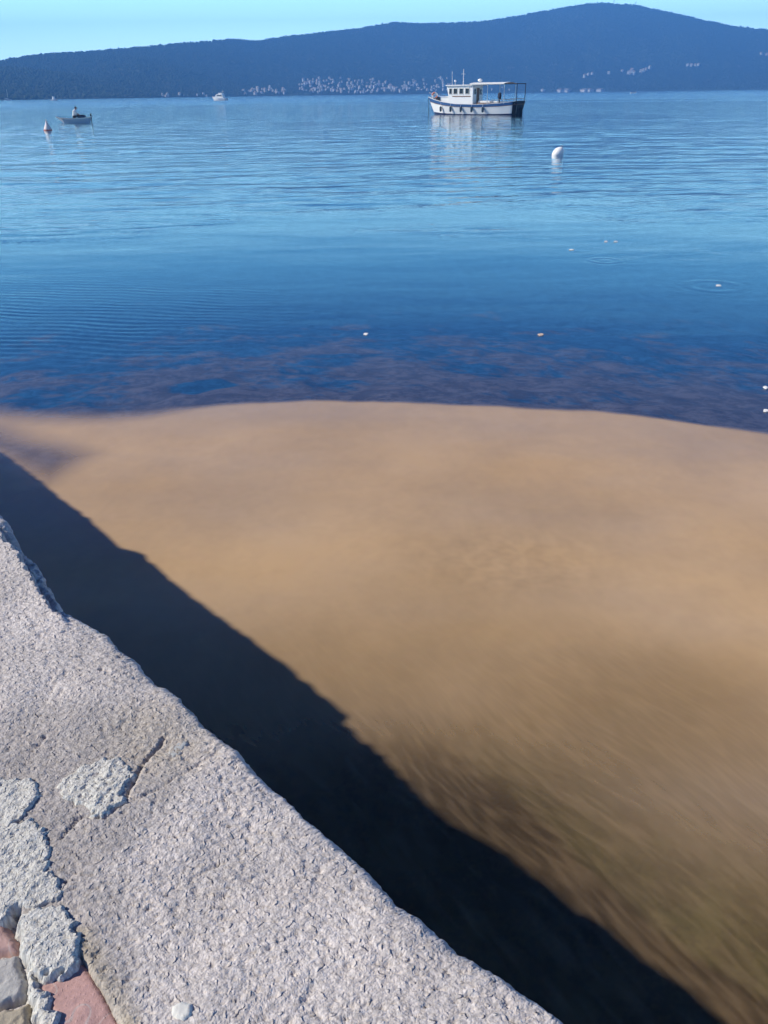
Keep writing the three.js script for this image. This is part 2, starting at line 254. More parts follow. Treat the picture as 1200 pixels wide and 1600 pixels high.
/* houses and masts on the far shore */
{
  const walls = [[.86, .84, .80], [.80, .78, .72], [.76, .68, .58], [.86, .85, .83]].map(c => paint(...c, .9)), roofs = [[.55, .42, .34], [.5, .36, .28], [.6, .52, .44]].map(c => paint(...c, .9));
  const wallG = box(0, .1, 0, 1, 1.8, 1).translate(0, 0, 0);
  const roofG = (() => { const s = new THREE.Shape(); s.moveTo(-.58, 0); s.lineTo(.58, 0); s.lineTo(0, .34); s.closePath(); return new THREE.ExtrudeGeometry(s, { depth: 1.14, bevelEnabled: false }).translate(0, 1.0, -.57); })();
  const opening = [-.25, .25].flatMap(x => [.42, .78].map(y => box(x, y, .505, .16, .2, .02)));
  const windowG = mergeGeometries(opening.map(q => q.toNonIndexed())), dark = paint(.03, .04, .05, .3);
  const r = rng(31);
  function house(px, py, w, h, label, group) {
    const [az, t] = bearing(px, py); let u = .004; for (; u < .98; u += .002) { const p = hillPoint(az, u); if ((p[1] - EYE) / Math.hypot(p[0], p[2]) >= t) break; }
    const p = hillPoint(az, u), o = thing('house', label, 'house', [p[0], p[1], p[2]], .75 + (r() - .5) * .5, group);
    o.scale.set(w, h, w * .9);
    mesh('wall', wallG, walls[r() * 4 | 0], o); mesh('roof', roofG, roofs[r() * 3 | 0], o); tag(mesh('window', windowG, dark, o), null, null, null, 'stuff');
  }
  function village(n, x0, x1, top, bottom, label, group, size = 1) {
    const placed = [];
    for (let i = 0, guard = 0; i < n && guard < 4000; guard++) {
      const x = lerp(x0, x1, r()), t = curve(top, x)[0], b = curve(bottom, x)[0], y = lerp(t, b, Math.pow(r(), .85));
      if (placed.some(p => Math.abs(p[0] - x) < 2.3 && Math.abs(p[1] - y) < 2.1)) continue;
      placed.push([x, y]); const k = size * (.7 + .65 * r()); house(x, y, 4.4 * k, 5.2 * k * (.65 + .5 * r()), label, group); i++;
    }
  }
  village(125, 468, 628, [[468, 130], [480, 124], [500, 122], [560, 122], [585, 126], [610, 133], [628, 142]], [[468, 146], [628, 146]], 'tiny pale house in the dense village spread left of the anchored tour boat', 'houses of the dense far village');
  village(46, 628, 704, [[628, 125], [650, 126], [704, 123]], [[628, 144], [704, 143]], 'tiny pale house on the far slope just behind the tour boat bow', 'houses behind the tour boat bow');
  village(26, 378, 446, [[378, 145], [415, 137], [446, 142]], [[378, 150], [446, 148]], 'tiny pale house in the sparse hamlet left of the dense far village', 'houses of the sparse far hamlet');
  village(9, 250, 330, [[250, 149], [330, 147]], [[250, 153], [330, 152]], 'tiny pale house low on the far shore near the white motorboat', 'houses behind the white motorboat', .65);
  village(8, 712, 800, [[712, 134], [800, 136]], [[712, 143], [800, 142]], 'tiny pale house glimpsed on the far shore behind the tour boat cabin and awning', 'houses behind the tour boat awning');
  for (const [x, y] of [[913, 121], [919, 119], [925, 118]]) house(x, y, 7, 7, 'small pale house in the leftmost trio alone high on the wooded slope', 'trio of slope houses');
  for (const [x, y] of [[951, 116], [972, 113]]) house(x, y, 7, 6, 'small pale house standing alone between slope house clusters', 'lone slope houses');
  for (const [x, y] of [[982, 117], [986, 115], [990, 117], [987, 113]]) house(x, y, 8.5, 8.5, 'white house in the brightest tight cluster on the wooded slope', 'bright slope cluster');
  for (const [x, y] of [[1001, 114], [1005, 113], [1009, 111], [1015, 108]]) house(x, y, 7.5, 7.5, 'white house in the stepped row climbing the wooded slope', 'stepped slope row');
  for (const [x, y] of [[1074, 103.5], [1080, 104], [1086, 104], [1091, 103]]) house(x, y, 7, 6, 'faint pale house in the row toward the right end of the slope', 'faint slope row');
  house(1189, 86, 7, 7, 'small pale house highest on the slope at the right picture edge', null);
  house(1198, 87.5, 7.5, 7, 'white house beside the right picture edge below the highest one', null);
  for (const [x, w] of [[848, 9], [876, 20], [884, 24], [914, 22], [922, 16], [938, 18]]) house(x, 143, w, 5, 'long low pale waterfront building to the right of the tour boat', 'waterfront buildings');
  for (const [px, h, label] of [[944, 14, 'thin mast on the mountain summit, left of two'], [977, 16, 'thin mast on the mountain top, right of the summit mast']]) {
    const p = hillPoint(azOf(px), 1), o = thing('antenna_mast', label, 'mast', [p[0], p[1] - 2, p[2]]), m = paint(.25, .25, .27, .6);
    mesh('pole', bar([0, 0, 0], [0, h, 0], .8, 6, .4), m, o); mesh('dish', new THREE.SphereGeometry(1.3, 8, 5, 0, 6.3, 0, 1.5).rotateX(1.5).translate(0, h * .7, .6), m, o);
  }
}

/* ------------------------------------------------ the quay: rough concrete cap, mortar, paving */
const CRACKS = [
  [[-.593, -1.573], [-.600, -1.531], [-.622, -1.489], [-.630, -1.429], [-.631, -1.349], [-.663, -1.302], [-.719, -1.312], [-.750, -1.249]],
  [[-.415, -1.553], [-.455, -1.50], [-.493, -1.459], [-.530, -1.425], [-.570, -1.381], [-.623, -1.347]],
  [[-.287, -1.242], [-.325, -1.215], [-.364, -1.184], [-.427, -1.145]]];
const CRACKWIDTH = [.0045, .0035, .0025];
const PAVED = [[-.66, -.95], [-.62, -.985], [-.59, -.954], [-.541, -.897], [-.49, -.833], [-.44, -.75], [-.36, -.62], [-1.3, -.3], [-1.6, -1.3], [-.96, -1.2], [-.80, -1.15], [-.74, -1.0]];
function pitted(x, z) {                                              // relief of the worn concrete in metres
  const w = .01 * noise(x * 14, z * 14), a = (x + w) * .75 + (z + w) * .66, b = -(x + w) * .66 + (z - w) * .75;
  const n1 = noise(a * 42, b * 70), n2 = noise(a * 88 + 7, b * 130), n3 = noise(a * 190, b * 210 + 3), n4 = noise(x * 30 + 40, z * 30);
  let h = .0026 * n1 - .0062 * Math.abs(n2) - .0060 * Math.abs(n3) + .003 * noise(x * 17, z * 17);
  h -= .006 * smooth(.34, .5, n4) * smooth(-.2, .2, noise(x * 5, z * 5 + 3));
  h -= .005 * smooth(.28, .44, noise(x * 62 + 9, z * 62)) * smooth(-.35, .1, noise(x * 7 + 2, z * 7));
  return h;
}
function quayTop(x, z) {
  let h = .016 * fbm(x * 2.3 + 1, z * 2.3, 3) + pitted(x, z);
  CRACKS.forEach((c, k) => { const d = lineDistance(c, x + .006 * noise(x * 60, z * 60), z + .006 * noise(x * 60 + 9, z * 60)); h -= (k ? .006 : .014) * smooth(CRACKWIDTH[k] * 1.5, CRACKWIDTH[k] * .4, d) * clamp(.75 + .9 * noise(x * 22, z * 22)); });
  const p = inside(PAVED, x + .008 * noise(x * 30, z * 30), z); h -= .028 * smooth(.004, -.012, p);
  return h;
}
const concreteBump = texture(1536, 1536, (u, v) => {
  let h = .5; for (const [f, a] of [[60, .30], [128, .34], [250, .22]]) h += a * (.35 - Math.abs(noise(u * f + f, v * f, f, f))) + a * .4 * noise(u * f, v * f + 31, f, f);
  h -= .5 * smooth(.3, .5, noise(u * 84 + 3, v * 84, 84, 84)); return [h, h, h];
});
const concreteMap = texture(1024, 1024, (u, v) => {
  const a = noise(u * 90, v * 90, 90, 90), b = noise(u * 220, v * 220, 220, 220), g = smooth(.34, .5, noise(u * 64 + 20, v * 64, 64, 64)), k = .80 + .30 * a + .36 * b;
  return [k + .16 * g, k + .15 * g, k + .13 * g];
});
const concreteM = new THREE.MeshStandardMaterial({ color: 0xffffff, map: concreteMap, bumpMap: concreteBump, bumpScale: .0065, vertexColors: true, roughness: .95 });
const mortarM = new THREE.MeshStandardMaterial({ color: new THREE.Color().setRGB(.67, .65, .60), map: concreteMap, bumpMap: concreteBump, bumpScale: .006, roughness: .95 });
const GRIME = [[-.95, -1.62], [-.72, -1.62], [-.56, -1.5], [-.60, -1.36], [-.70, -1.25], [-.72, -1.13], [-.62, -1.05], [-.60, -.92], [-.66, -.95], [-.80, -1.2], [-.92, -1.45]];
const concreteTone = (x, z) => {
  const a = fbm(x * 3.1, z * 3.1, 4), b = fbm(x * 7 + 8, z * 7, 3), tan = smooth(.16, .02, Math.hypot(x + .60, z + 1.56) * .6) * .45 + smooth(.05, .01, lineDistance([[-.63, -1.0], [-.565, -.922], [-.52, -.873], [-.44, -.77]], x, z)) * 1.0;
  const dirt = smooth(.16, .02, inside(GRIME, x + .05 * b, z + .05 * a) + .03 * noise(x * 40, z * 40)), k = clamp(tan * (.8 + .5 * b)) , c = .63 * (1 + .17 * a + .10 * b) * (1 - .26 * dirt), edge = .5 * smooth(.0, .35, b);
  return [lerp(c * 1.03, .46, k) + .012 * edge, lerp(c * .945, .40, k), lerp(c * .895, .31, k) - .012 * edge];
};
{
  const quay = thing('quay_wall', 'rough worn grey concrete quay edge dropping to the water', 'quay');
  // stations along the edge: fine where the eye is near
  const S = []; for (let s = 0; s < edgeLength.at(-1);) { S.push(s); const [x, z] = edgeAt(s), vis = z > -3.4 && z < -.55; s += vis ? .0047 : z > -6.5 && z < 0 ? .03 : .25; } S.push(edgeLength.at(-1));
  const prof = [];                                                    // [inward, height, outwardness]
  for (const y of [-2, -1, -.3, .1, .35, .5, .62, .7]) prof.push([0, y, 1]);
  for (let y = .74; y < .965; y += .009) prof.push([0, y, 1]);
  for (let a = 0; a <= 6; a++) { const t = a / 6 * Math.PI / 2; prof.push([.032 * (1 - Math.cos(t)), QUAY - .032 + .032 * Math.sin(t), Math.cos(t)]); }
  for (let t = .037; t < .95; t += .0048) prof.push([t, QUAY, 0]);
  for (const t of [1, 1.1, 1.3, 1.6, 2]) prof.push([t, QUAY, 0]);
  const g = grid(S.length, prof.length, (i, j) => {
    const s = S[i], [t, y, o] = prof[j], [ex, ez] = edgeAt(s); let x = ex - t * NX, z = ez - t * NZ, yy = y;
    const rough = (.016 * noise(s * 6, 3 + y * 6) + .011 * noise(s * 17, y * 17) + .006 * noise(s * 45, y * 45) + .004 * noise(s * 110, y * 110 + t * 110)) * (t < .05 ? 1 : Math.max(0, 1 - (t - .05) * 12));
    x += NX * rough; z += NZ * rough; if (o < 1) yy += quayTop(x, z) * (1 - o);
    if (t < .06) yy -= .012 * (1 - t / .06) * clamp(.4 + 1.6 * noise(s * 9 + 4, 8.5));
    // the lip that has broken away
    const zz = ez, br = smooth(-2.82, -2.72, zz) * smooth(-2.1, -2.3, zz); if (br > 0) { const wide = .06 + .028 * noise(s * 11, 2) + .012 * noise(s * 40, 5); yy -= br * .08 * smooth(wide, wide - .014, t) * smooth(.82, .9, y) * (1 + .25 * noise(s * 30, t * 40) + .2 * noise(s * 80, t * 90)); }
    return [x, yy, z, s / 1.2, (t - y) / 1.2];
  });
  colored(g, (x, y, z) => { const c = concreteTone(x, z), wet = smooth(.55, .3, y + .1 * noise(x * 3, z * 3)); return [lerp(c[0], .06, wet), lerp(c[1], .065, wet), lerp(c[2], .045, wet)]; });
  mesh('concrete_cap', g, concreteM, quay);
  // lumps of pale repair mortar, each an uneven pad with a torn outline
  function pad(poly, thick, parent, name, material, seed, lumpy = 1, ragged = .012) {
    const xs = poly.map(p => p[0]), zs = poly.map(p => p[1]), x0 = Math.min(...xs) - .02, x1 = Math.max(...xs) + .02, z0 = Math.min(...zs) - .02, z1 = Math.max(...zs) + .02, st = .0042, nu = Math.ceil((x1 - x0) / st), nv = Math.ceil((z1 - z0) / st);
    const D = new Float32Array(nu * nv), base = (x, z) => QUAY + .016 * fbm(x * 2.3 + 1, z * 2.3, 3) - .012;
    const g = grid(nu, nv, (i, j) => {
      const x = x0 + i * st, z = z0 + j * st, d = inside(poly, x, z) + ragged * (noise(x * 38 + seed, z * 38) + .7 * noise(x * 90, z * 90 + seed)); D[j * nu + i] = d;
      const h = smooth(.003, -.010, d) * (thick + .012) + lumpy * smooth(0, -.02, d) * (.005 * noise(x * 24 + seed, z * 24) + .005 * noise(x * 55, z * 55 + seed) - .007 * Math.abs(noise(x * 95, z * 95)) - .005 * Math.abs(noise(x * 190, z * 190)) - .004 * smooth(.28, .42, noise(x * 60 + 3, z * 60))) - .012 * smooth(0, .008, d);
      return [x, base(x, z) + h - .006, z, x / .9, z / .9];
    });
    const keep = [], ix = g.index.array; for (let k = 0; k < ix.length; k += 3) if (Math.min(D[ix[k]], D[ix[k + 1]], D[ix[k + 2]]) < .006) keep.push(ix[k], ix[k + 1], ix[k + 2]);
    g.setIndex(keep); g.computeVertexNormals(); return mesh(name, g, material, parent);
  }
  const PATCHES = [
    [[[-.821, -1.405], [-.781, -1.474], [-.748, -1.5], [-.684, -1.505], [-.65, -1.472], [-.627, -1.429], [-.64, -1.378], [-.624, -1.349], [-.664, -1.306], [-.703, -1.308], [-.745, -1.345], [-.79, -1.361]], .012, 1.1],
    [[[-.97, -1.441], [-.922, -1.44], [-.885, -1.435], [-.841, -1.386], [-.84, -1.352], [-.856, -1.314], [-.875, -1.269], [-.942, -1.25], [-1.1, -1.2], [-1.2, -1.36], [-1.1, -1.45]], .012, .8],
    [[[-1.1, -1.3], [-.95, -1.29], [-.879, -1.296], [-.837, -1.305], [-.786, -1.268], [-.752, -1.215], [-.757, -1.19], [-.711, -1.141], [-.686, -1.109], [-.699, -1.087], [-.734, -1.072], [-.788, -1.073], [-.792, -1.037], [-.815, -1.045], [-.85, -1.135], [-.93, -1.16], [-1.1, -1.15]], .012, .85],
    [[[-.775, -1.058], [-.736, -1.08], [-.684, -1.084], [-.64, -1.042], [-.614, -.987], [-.617, -.948], [-.642, -.929], [-.678, -.927], [-.712, -.949], [-.74, -.988]], .014, .7],
    [[[-.7, -.935], [-.672, -.925], [-.649, -.898], [-.618, -.863], [-.604, -.84], [-.6, -.78], [-.63, -.77], [-.651, -.84], [-.668, -.875], [-.697, -.905]], .006, 1.1]];
  PATCHES.forEach(([p, t, l], k) => pad(p, t, quay, 'mortar_patch', mortarM, k * 13 + 2, l, .016));
  const pale = new THREE.MeshStandardMaterial({ color: new THREE.Color().setRGB(.66, .64, .58), bumpMap: concreteBump, bumpScale: .001, roughness: .8 }), grey = new THREE.MeshStandardMaterial({ color: new THREE.Color().setRGB(.40, .41, .40), bumpMap: concreteBump, bumpScale: .0015, roughness: .85 });
  tag(pad([[-.415, -.872], [-.391, -.886], [-.366, -.879], [-.357, -.846], [-.382, -.837], [-.407, -.847]], .009, quay, 'stone', pale, 3, .25, .004), 'pale flat stone set in the concrete');
  tag(pad([[-.573, -1.508], [-.576, -1.549], [-.532, -1.567], [-.514, -1.553], [-.529, -1.514], [-.549, -1.490]], .005, quay, 'stone', grey, 9, .4, .006), 'smooth blue grey stone set in the concrete');
  // paving of broken flags behind the cap
  const pave = tag(mesh('pavement', grid(40, 40, (i, j) => { const u = i / 39 * 24, v = j / 39 * 24 - 12, x = -1.2 - u * .72 + v * .69, z = -.1 + u * .69 + v * .72; return [x, QUAY - .032, z, x, z]; }), new THREE.MeshStandardMaterial({ color: new THREE.Color().setRGB(.40, .37, .33), map: concreteMap, bumpMap: concreteBump, bumpScale: .004, roughness: .95 })), 'promenade paved with broken red and beige flagstones in mortar', null, null, 'structure');
  pave.position.y = -.002;
  const flagMap = (r, g, b, vein) => texture(512, 512, (u, v) => { const a = fbm(u * 5 + vein, v * 5, 5), w = fbm(u * 3 + 30 + vein, v * 3, 3), ln = Math.abs(noise(u * 3 + w + vein, v * 2 + w)), k = 1 + .14 * a + .06 * noise(u * 90, v * 90), l = .6 * smooth(.022, .006, ln); return [lerp(r * k, .72, l), lerp(g * k + .01 * w, .68, l), lerp(b * k, .66, l)]; }, { srgb: true, wrap: false });
  const flags = [[[[-.69, -.92], [-.634, -.95], [-.612, -.973], [-.590, -.954], [-.541, -.897], [-.486, -.833], [-.442, -.757], [-.534, -.73], [-.612, -.82], [-.645, -.88]], [.70, .56, .53], 1],
    [[[-.895, -1.159], [-.850, -1.158], [-.822, -1.111], [-.820, -1.081], [-.786, -1.037], [-.760, -1.016], [-.753, -.995], [-.781, -.989], [-.85, -.989], [-.98, -1.05]], [.70, .57, .54], 7],
    [[[-.90, -.96], [-.828, -.980], [-.748, -.984], [-.729, -.955], [-.699, -.911], [-.727, -.891], [-.781, -.876], [-.88, -.87]], [.69, .68, .66], 13],
    [[[-.9, -.85], [-.776, -.864], [-.720, -.879], [-.691, -.895], [-.672, -.855], [-.63, -.76], [-.72, -.70], [-.9, -.70]], [.64, .60, .52], 21]];
  for (const [poly, c, seed] of flags) {
    const g0 = pad(poly, .0, pave, 'paving_stone', new THREE.MeshStandardMaterial({ map: flagMap(...c, seed), bumpMap: concreteBump, bumpScale: .0012, roughness: .8 }), seed, seed > 10 ? .6 : .25, seed > 10 ? .008 : .004);
    g0.position.y = .002 - .006; const uv = g0.geometry.attributes.uv, p = g0.geometry.attributes.position; for (let i = 0; i < uv.count; i++) uv.setXY(i, (p.getX(i) + 1.0) / .6, (p.getZ(i) + 1.2) / .6);
  }
}

/* ------------------------------------------------ tour boat */
const M = { white: paint(.87, .86, .82, .35), cream: paint(.78, .77, .70, .5), navy: paint(.02, .035, .10, .35), black: paint(.012, .013, .018, .6), glass: paint(.02, .03, .04, .08), wood: paint(.22, .12, .06, .6), steel: paint(.55, .56, .58, .3, { metalness: .7 }), rubber: paint(.02, .05, .07, .5), red: paint(.55, .05, .03, .5), orange: paint(.75, .22, .10, .45), deck: paint(.45, .36, .25, .8), sail: paint(.82, .81, .76, .8), skin: paint(.42, .24, .16, .6), shirt: paint(.78, .78, .76, .9), dark: paint(.02, .025, .04, .8) };
function hullShape(st, L0, L1, beam, low) {                            // st: [[x, halfBeamTop, sheer]...]; point(x01, v) on the port side, v 0 keel .. 1 sheer
  return (u, v) => {
    const x0 = lerp(L0, L1, u), [b, sh] = curve(st, x0), rake = Math.pow(u, 6) * 1.15 * (1 - v), aft = Math.pow(1 - u, 8) * .35 * (1 - v);
    const y = lerp(low, sh, v), f = .62 + .38 * Math.pow(v, .6);
    return [x0 - rake + aft, y, b * f * (v < .02 ? .6 : 1)];
  };
}
function strip(point, v0, v1, out = 0, nu = 40, nv = 8, u0 = 0, u1 = 1) {
  const side = s => grid(nu, nv, (i, j) => { const p = point(lerp(u0, u1, i / (nu - 1)), lerp(v0, v1, j / (nv - 1))); return [p[0], p[1], s * (p[2] + out), 0, 0]; });
  const a = side(1), b = side(-1), ends = [];
  if (u0 === 0) ends.push(grid(2, nv, (i, j) => { const p = point(0, lerp(v0, v1, j / (nv - 1))); return [p[0] - out, p[1], (i ? 1 : -1) * (p[2] + out), 0, 0]; }));
  return mergeGeometries([a, b, ...ends]);
}
{
  const o = thing('tour_boat', 'white wooden tour boat with blue sheer band, wheelhouse and long awning', 'boat', [11.3, 0, -111.5], 145 * Math.PI / 180);
  const two = k => { k.side = THREE.DoubleSide; return k; }; Object.values(M).forEach(two);
  const st = [[-7.2, 1.0, 1.52], [-6.7, 1.35, 1.42], [-5, 1.6, 1.25], [-2, 1.72, 1.13], [1, 1.66, 1.2], [3, 1.35, 1.42], [4.6, .78, 1.68], [5.5, .3, 1.86], [5.95, .04, 1.96]], P = hullShape(st, -7.2, 5.95, 1.7, -.35);
  const vw = .27;
  mesh('hull', strip(P, vw, .82, 0), M.white, o);
  mesh('boot_stripe', strip(P, 0, vw + .02, .006), M.navy, o);
  mesh('sheer_band', strip(P, .815, 1, .02, 40, 4), paint(.03, .11, .28, .4, { side: THREE.DoubleSide }), o);
  mesh('transom', strip(P, .1, .99, .03, 5, 8, 0, .035), M.black, o);
  mesh('rubbing_strake', strip(P, .79, .82, .05, 40, 2), M.wood, o);
  mesh('cap_rail', strip(P, 1, 1.035, .04, 40, 2), M.white, o);
  mesh('deck', grid(30, 3, (i, j) => { const p = P(i / 29, .86); return [p[0], p[1], (j - 1) * p[2], 0, 0]; }), M.deck, o);
  // wheelhouse with a raked front
  const zc = 1.28, x0 = -1.2, x1 = 2.3, y0 = .95, y1 = 3.2;
  const house = new THREE.Shape(); house.moveTo(x0, y0); house.lineTo(x1 - .1, y0); house.lineTo(x1 - .02, 2.2); house.lineTo(x1 + .22, y1); house.lineTo(x0, y1); house.closePath();
  mesh('wheelhouse', new THREE.ExtrudeGeometry(house, { depth: zc * 2 - .04, bevelEnabled: true, bevelSize: .02, bevelThickness: .02, bevelSegments: 1 }).translate(0, 0, -zc + .02), M.white, o);
  mesh('roof', box(.45, 3.27, 0, 4.3, .1, 2.9), M.white, o);
  mesh('trunk_cabin', [box(2.9, 1.45, 0, 1.3, 1.1, 1.9), box(2.9, 2.02, 0, 1.4, .06, 2.0)], M.white, o);
  for (const s of [-1, 1]) for (let k = 0; k < 4; k++) { const x = [1.95, 1.25, .42, -.42][k], w = k ? .52 : .36; const f = mesh('window', box(x, 2.62, s * (zc + .012), w, .58, .03), M.glass, o); mesh('frame', [box(x, 2.93, s * (zc + .015), w + .1, .05, .05), box(x, 2.31, s * (zc + .015), w + .1, .05, .05), box(x - w / 2 - .025, 2.62, s * (zc + .015), .05, .57, .05), box(x + w / 2 + .025, 2.62, s * (zc + .015), .05, .57, .05)], M.cream, f); }
  for (const z of [-.72, .72]) mesh('window', box(x0 - .015, 2.55, z, .04, .62, .5), M.glass, o);
  const door = mesh('door', box(x0 - .02, 2.0, 0, .05, 1.9, .66), M.wood, o); mesh('handle', box(x0 - .06, 1.95, .24, .03, .12, .03), M.steel, door);
  for (const z of [-.62, .0, .62]) mesh('windscreen', box(0, 0, 0, .03, .58, .52).rotateZ(-.24).translate(x1 + .15, 2.72, z), M.glass, o);
  mesh('name_board', box(.4, 2.05, -(zc + .02), 2.6, .1, .02), M.wood, o);
  // long awning on posts
  mesh('awning', grid(14, 9, (i, j) => { const x = lerp(-.9, -5.6, i / 13), z = lerp(-1.62, 1.62, j / 8); return [x, 3.55 - .12 * Math.pow(z / 1.6, 2) - .03 * Math.sin(i * 1.3) ** 2, z, 0, 0]; }), M.sail, o);
  mesh('valance', [-1, 1].map(s => box(-3.25, 3.37, s * 1.62, 4.7, .12, .02)), M.sail, o);
  mesh('awning_frame', [bar([-.9, 3.36, -1.6], [-7.1, 3.34, -1.2], .045), bar([-.9, 3.36, 1.6], [-7.1, 3.34, 1.2], .045), bar([-7.1, 3.34, -1.2], [-7.1, 3.34, 1.2], .045), bar([-5.7, 3.36, -1.4], [-5.7, 3.36, 1.4], .04), bar([-6.4, 3.35, -1.3], [-6.4, 3.35, 1.3], .03)], M.dark, o);
  for (const [x, z, m] of [[-7.1, -1.15, M.dark], [-7.1, 1.15, M.dark], [-5.6, -1.5, M.steel], [-5.6, 1.5, M.steel], [-3.4, -1.6, M.steel], [-3.4, 1.6, M.steel]]) mesh('awning_post', bar([x, 1.2, z], [x, 3.4, z], .04), m, o);
  // rails, mast, gear
  mesh('stern_rail', [...[-6.9, -6.2, -5.5, -4.8, -4.1].flatMap(x => [-1, 1].map(s => bar([x, 1.2, s * curve(st, x)[0] * .96], [x, 1.75, s * curve(st, x)[0] * .96], .022))), ...[-1, 1].map(s => bar([-7, 1.75, s * 1.1], [-4, 1.62, s * 1.6], .024)), bar([-7.1, 1.78, -1], [-7.1, 1.78, 1], .03)], M.steel, o);
  mesh('bow_rail', [...[3.6, 4.5, 5.3].flatMap(x => [-1, 1].map(s => { const [b, h] = curve(st, x); return bar([x, h - .05, s * b * .9], [x, h + .55, s * b * .85], .022); })), ...[-1, 1].map(s => bar([3.6, 2.05, s * .95], [5.9, 2.5, s * .05], .024))], M.steel, o);
  mesh('mast', [bar([.9, 3.3, 0], [.9, 5.05, 0], .05, 6, .03), bar([.9, 4.5, -.45], [.9, 4.5, .45], .025)], M.white, o);
  mesh('antenna', bar([2.2, 3.3, -.5], [2.25, 4.8, -.5], .025), M.white, o);
  mesh('searchlight', [new THREE.SphereGeometry(.14, 10, 8).translate(1.9, 3.75, -.3), bar([1.9, 3.3, -.3], [1.9, 3.65, -.3], .03)], M.white, o);
  mesh('radar_dome', new THREE.SphereGeometry(.3, 14, 8).scale(1, .6, 1).translate(-1.3, 3.78, .3), M.white, o);
  mesh('bow_post', [bar([5.3, 1.6, 0], [5.3, 2.5, 0], .09), bar([5.3, 2.2, -.25], [5.3, 2.2, .25], .04)], M.white, o);
  mesh('winch', [new THREE.CylinderGeometry(.16, .16, .5, 12).rotateX(1.57).translate(4.5, 1.85, 0), box(4.5, 1.65, 0, .4, .35, .5)], M.dark, o);
  mesh('hatch', [box(-2.5, 1.3, 0, 1.6, .5, 1.5), box(-4.4, 1.28, 0, 1.0, .45, 1.7)], M.white, o);
  mesh('bench', [-1, 1].map(s => box(-3.7, 1.28, s * 1.25, 3.6, .12, .4)), M.wood, o);
  mesh('rudder', box(-7.25, .25, 0, .35, 1.1, .1), M.dark, o);
  mesh('anchor_line', [bar([5.95, 1.9, 0], [6.1, -.3, .25], .018), bar([5.95, 1.9, -.1], [5.55, -.3, -.5], .018)], M.dark, o);
  for (const x of [3.35, 1.75, .2, -1.35, -2.9]) {                     // fenders on the side that faces the quay
    const [b, sh] = curve(st, x), y = .62 + .05 * x * .2, z = -(b * .93 + .15);
    const f = mesh('fender', new THREE.CapsuleGeometry(.14, .34, 4, 10).translate(x, y, z), M.rubber, o); mesh('rope', bar([x, y + .3, z], [x, sh + .05, -(b + .02)], .015), M.white, f);
  }
  const ring = thing('lifebuoy', 'red and white lifebuoy hung on the bow rail of the tour boat', 'lifebuoy', [0, 0, 0]);
  o.updateMatrixWorld(); ring.position.copy(new THREE.Vector3(4.6, 2.2, -.72).applyMatrix4(o.matrixWorld)); ring.rotation.set(0, 145 * Math.PI / 180 + .5, 0);
  for (let k = 0; k < 4; k++) mesh('band', new THREE.TorusGeometry(.3, .085, 8, 8, Math.PI / 2).rotateZ(k * Math.PI / 2), k % 2 ? M.white : M.orange, ring);
  const mot = thing('outboard_motor', 'dark outboard motor clamped upright on the tour boat deck under the awning', 'outboard motor', new THREE.Vector3(-4.7, 1.55, -.9).applyMatrix4(o.matrixWorld).toArray(), .6);
  mesh('cowling', new THREE.CapsuleGeometry(.2, .28, 4, 10).scale(1, 1, 1.3).translate(0, .55, 0), M.dark, mot); mesh('shaft', [bar([0, -.3, 0], [0, .4, 0], .07), box(.05, .25, 0, .3, .2, .2)], M.black, mot);
}
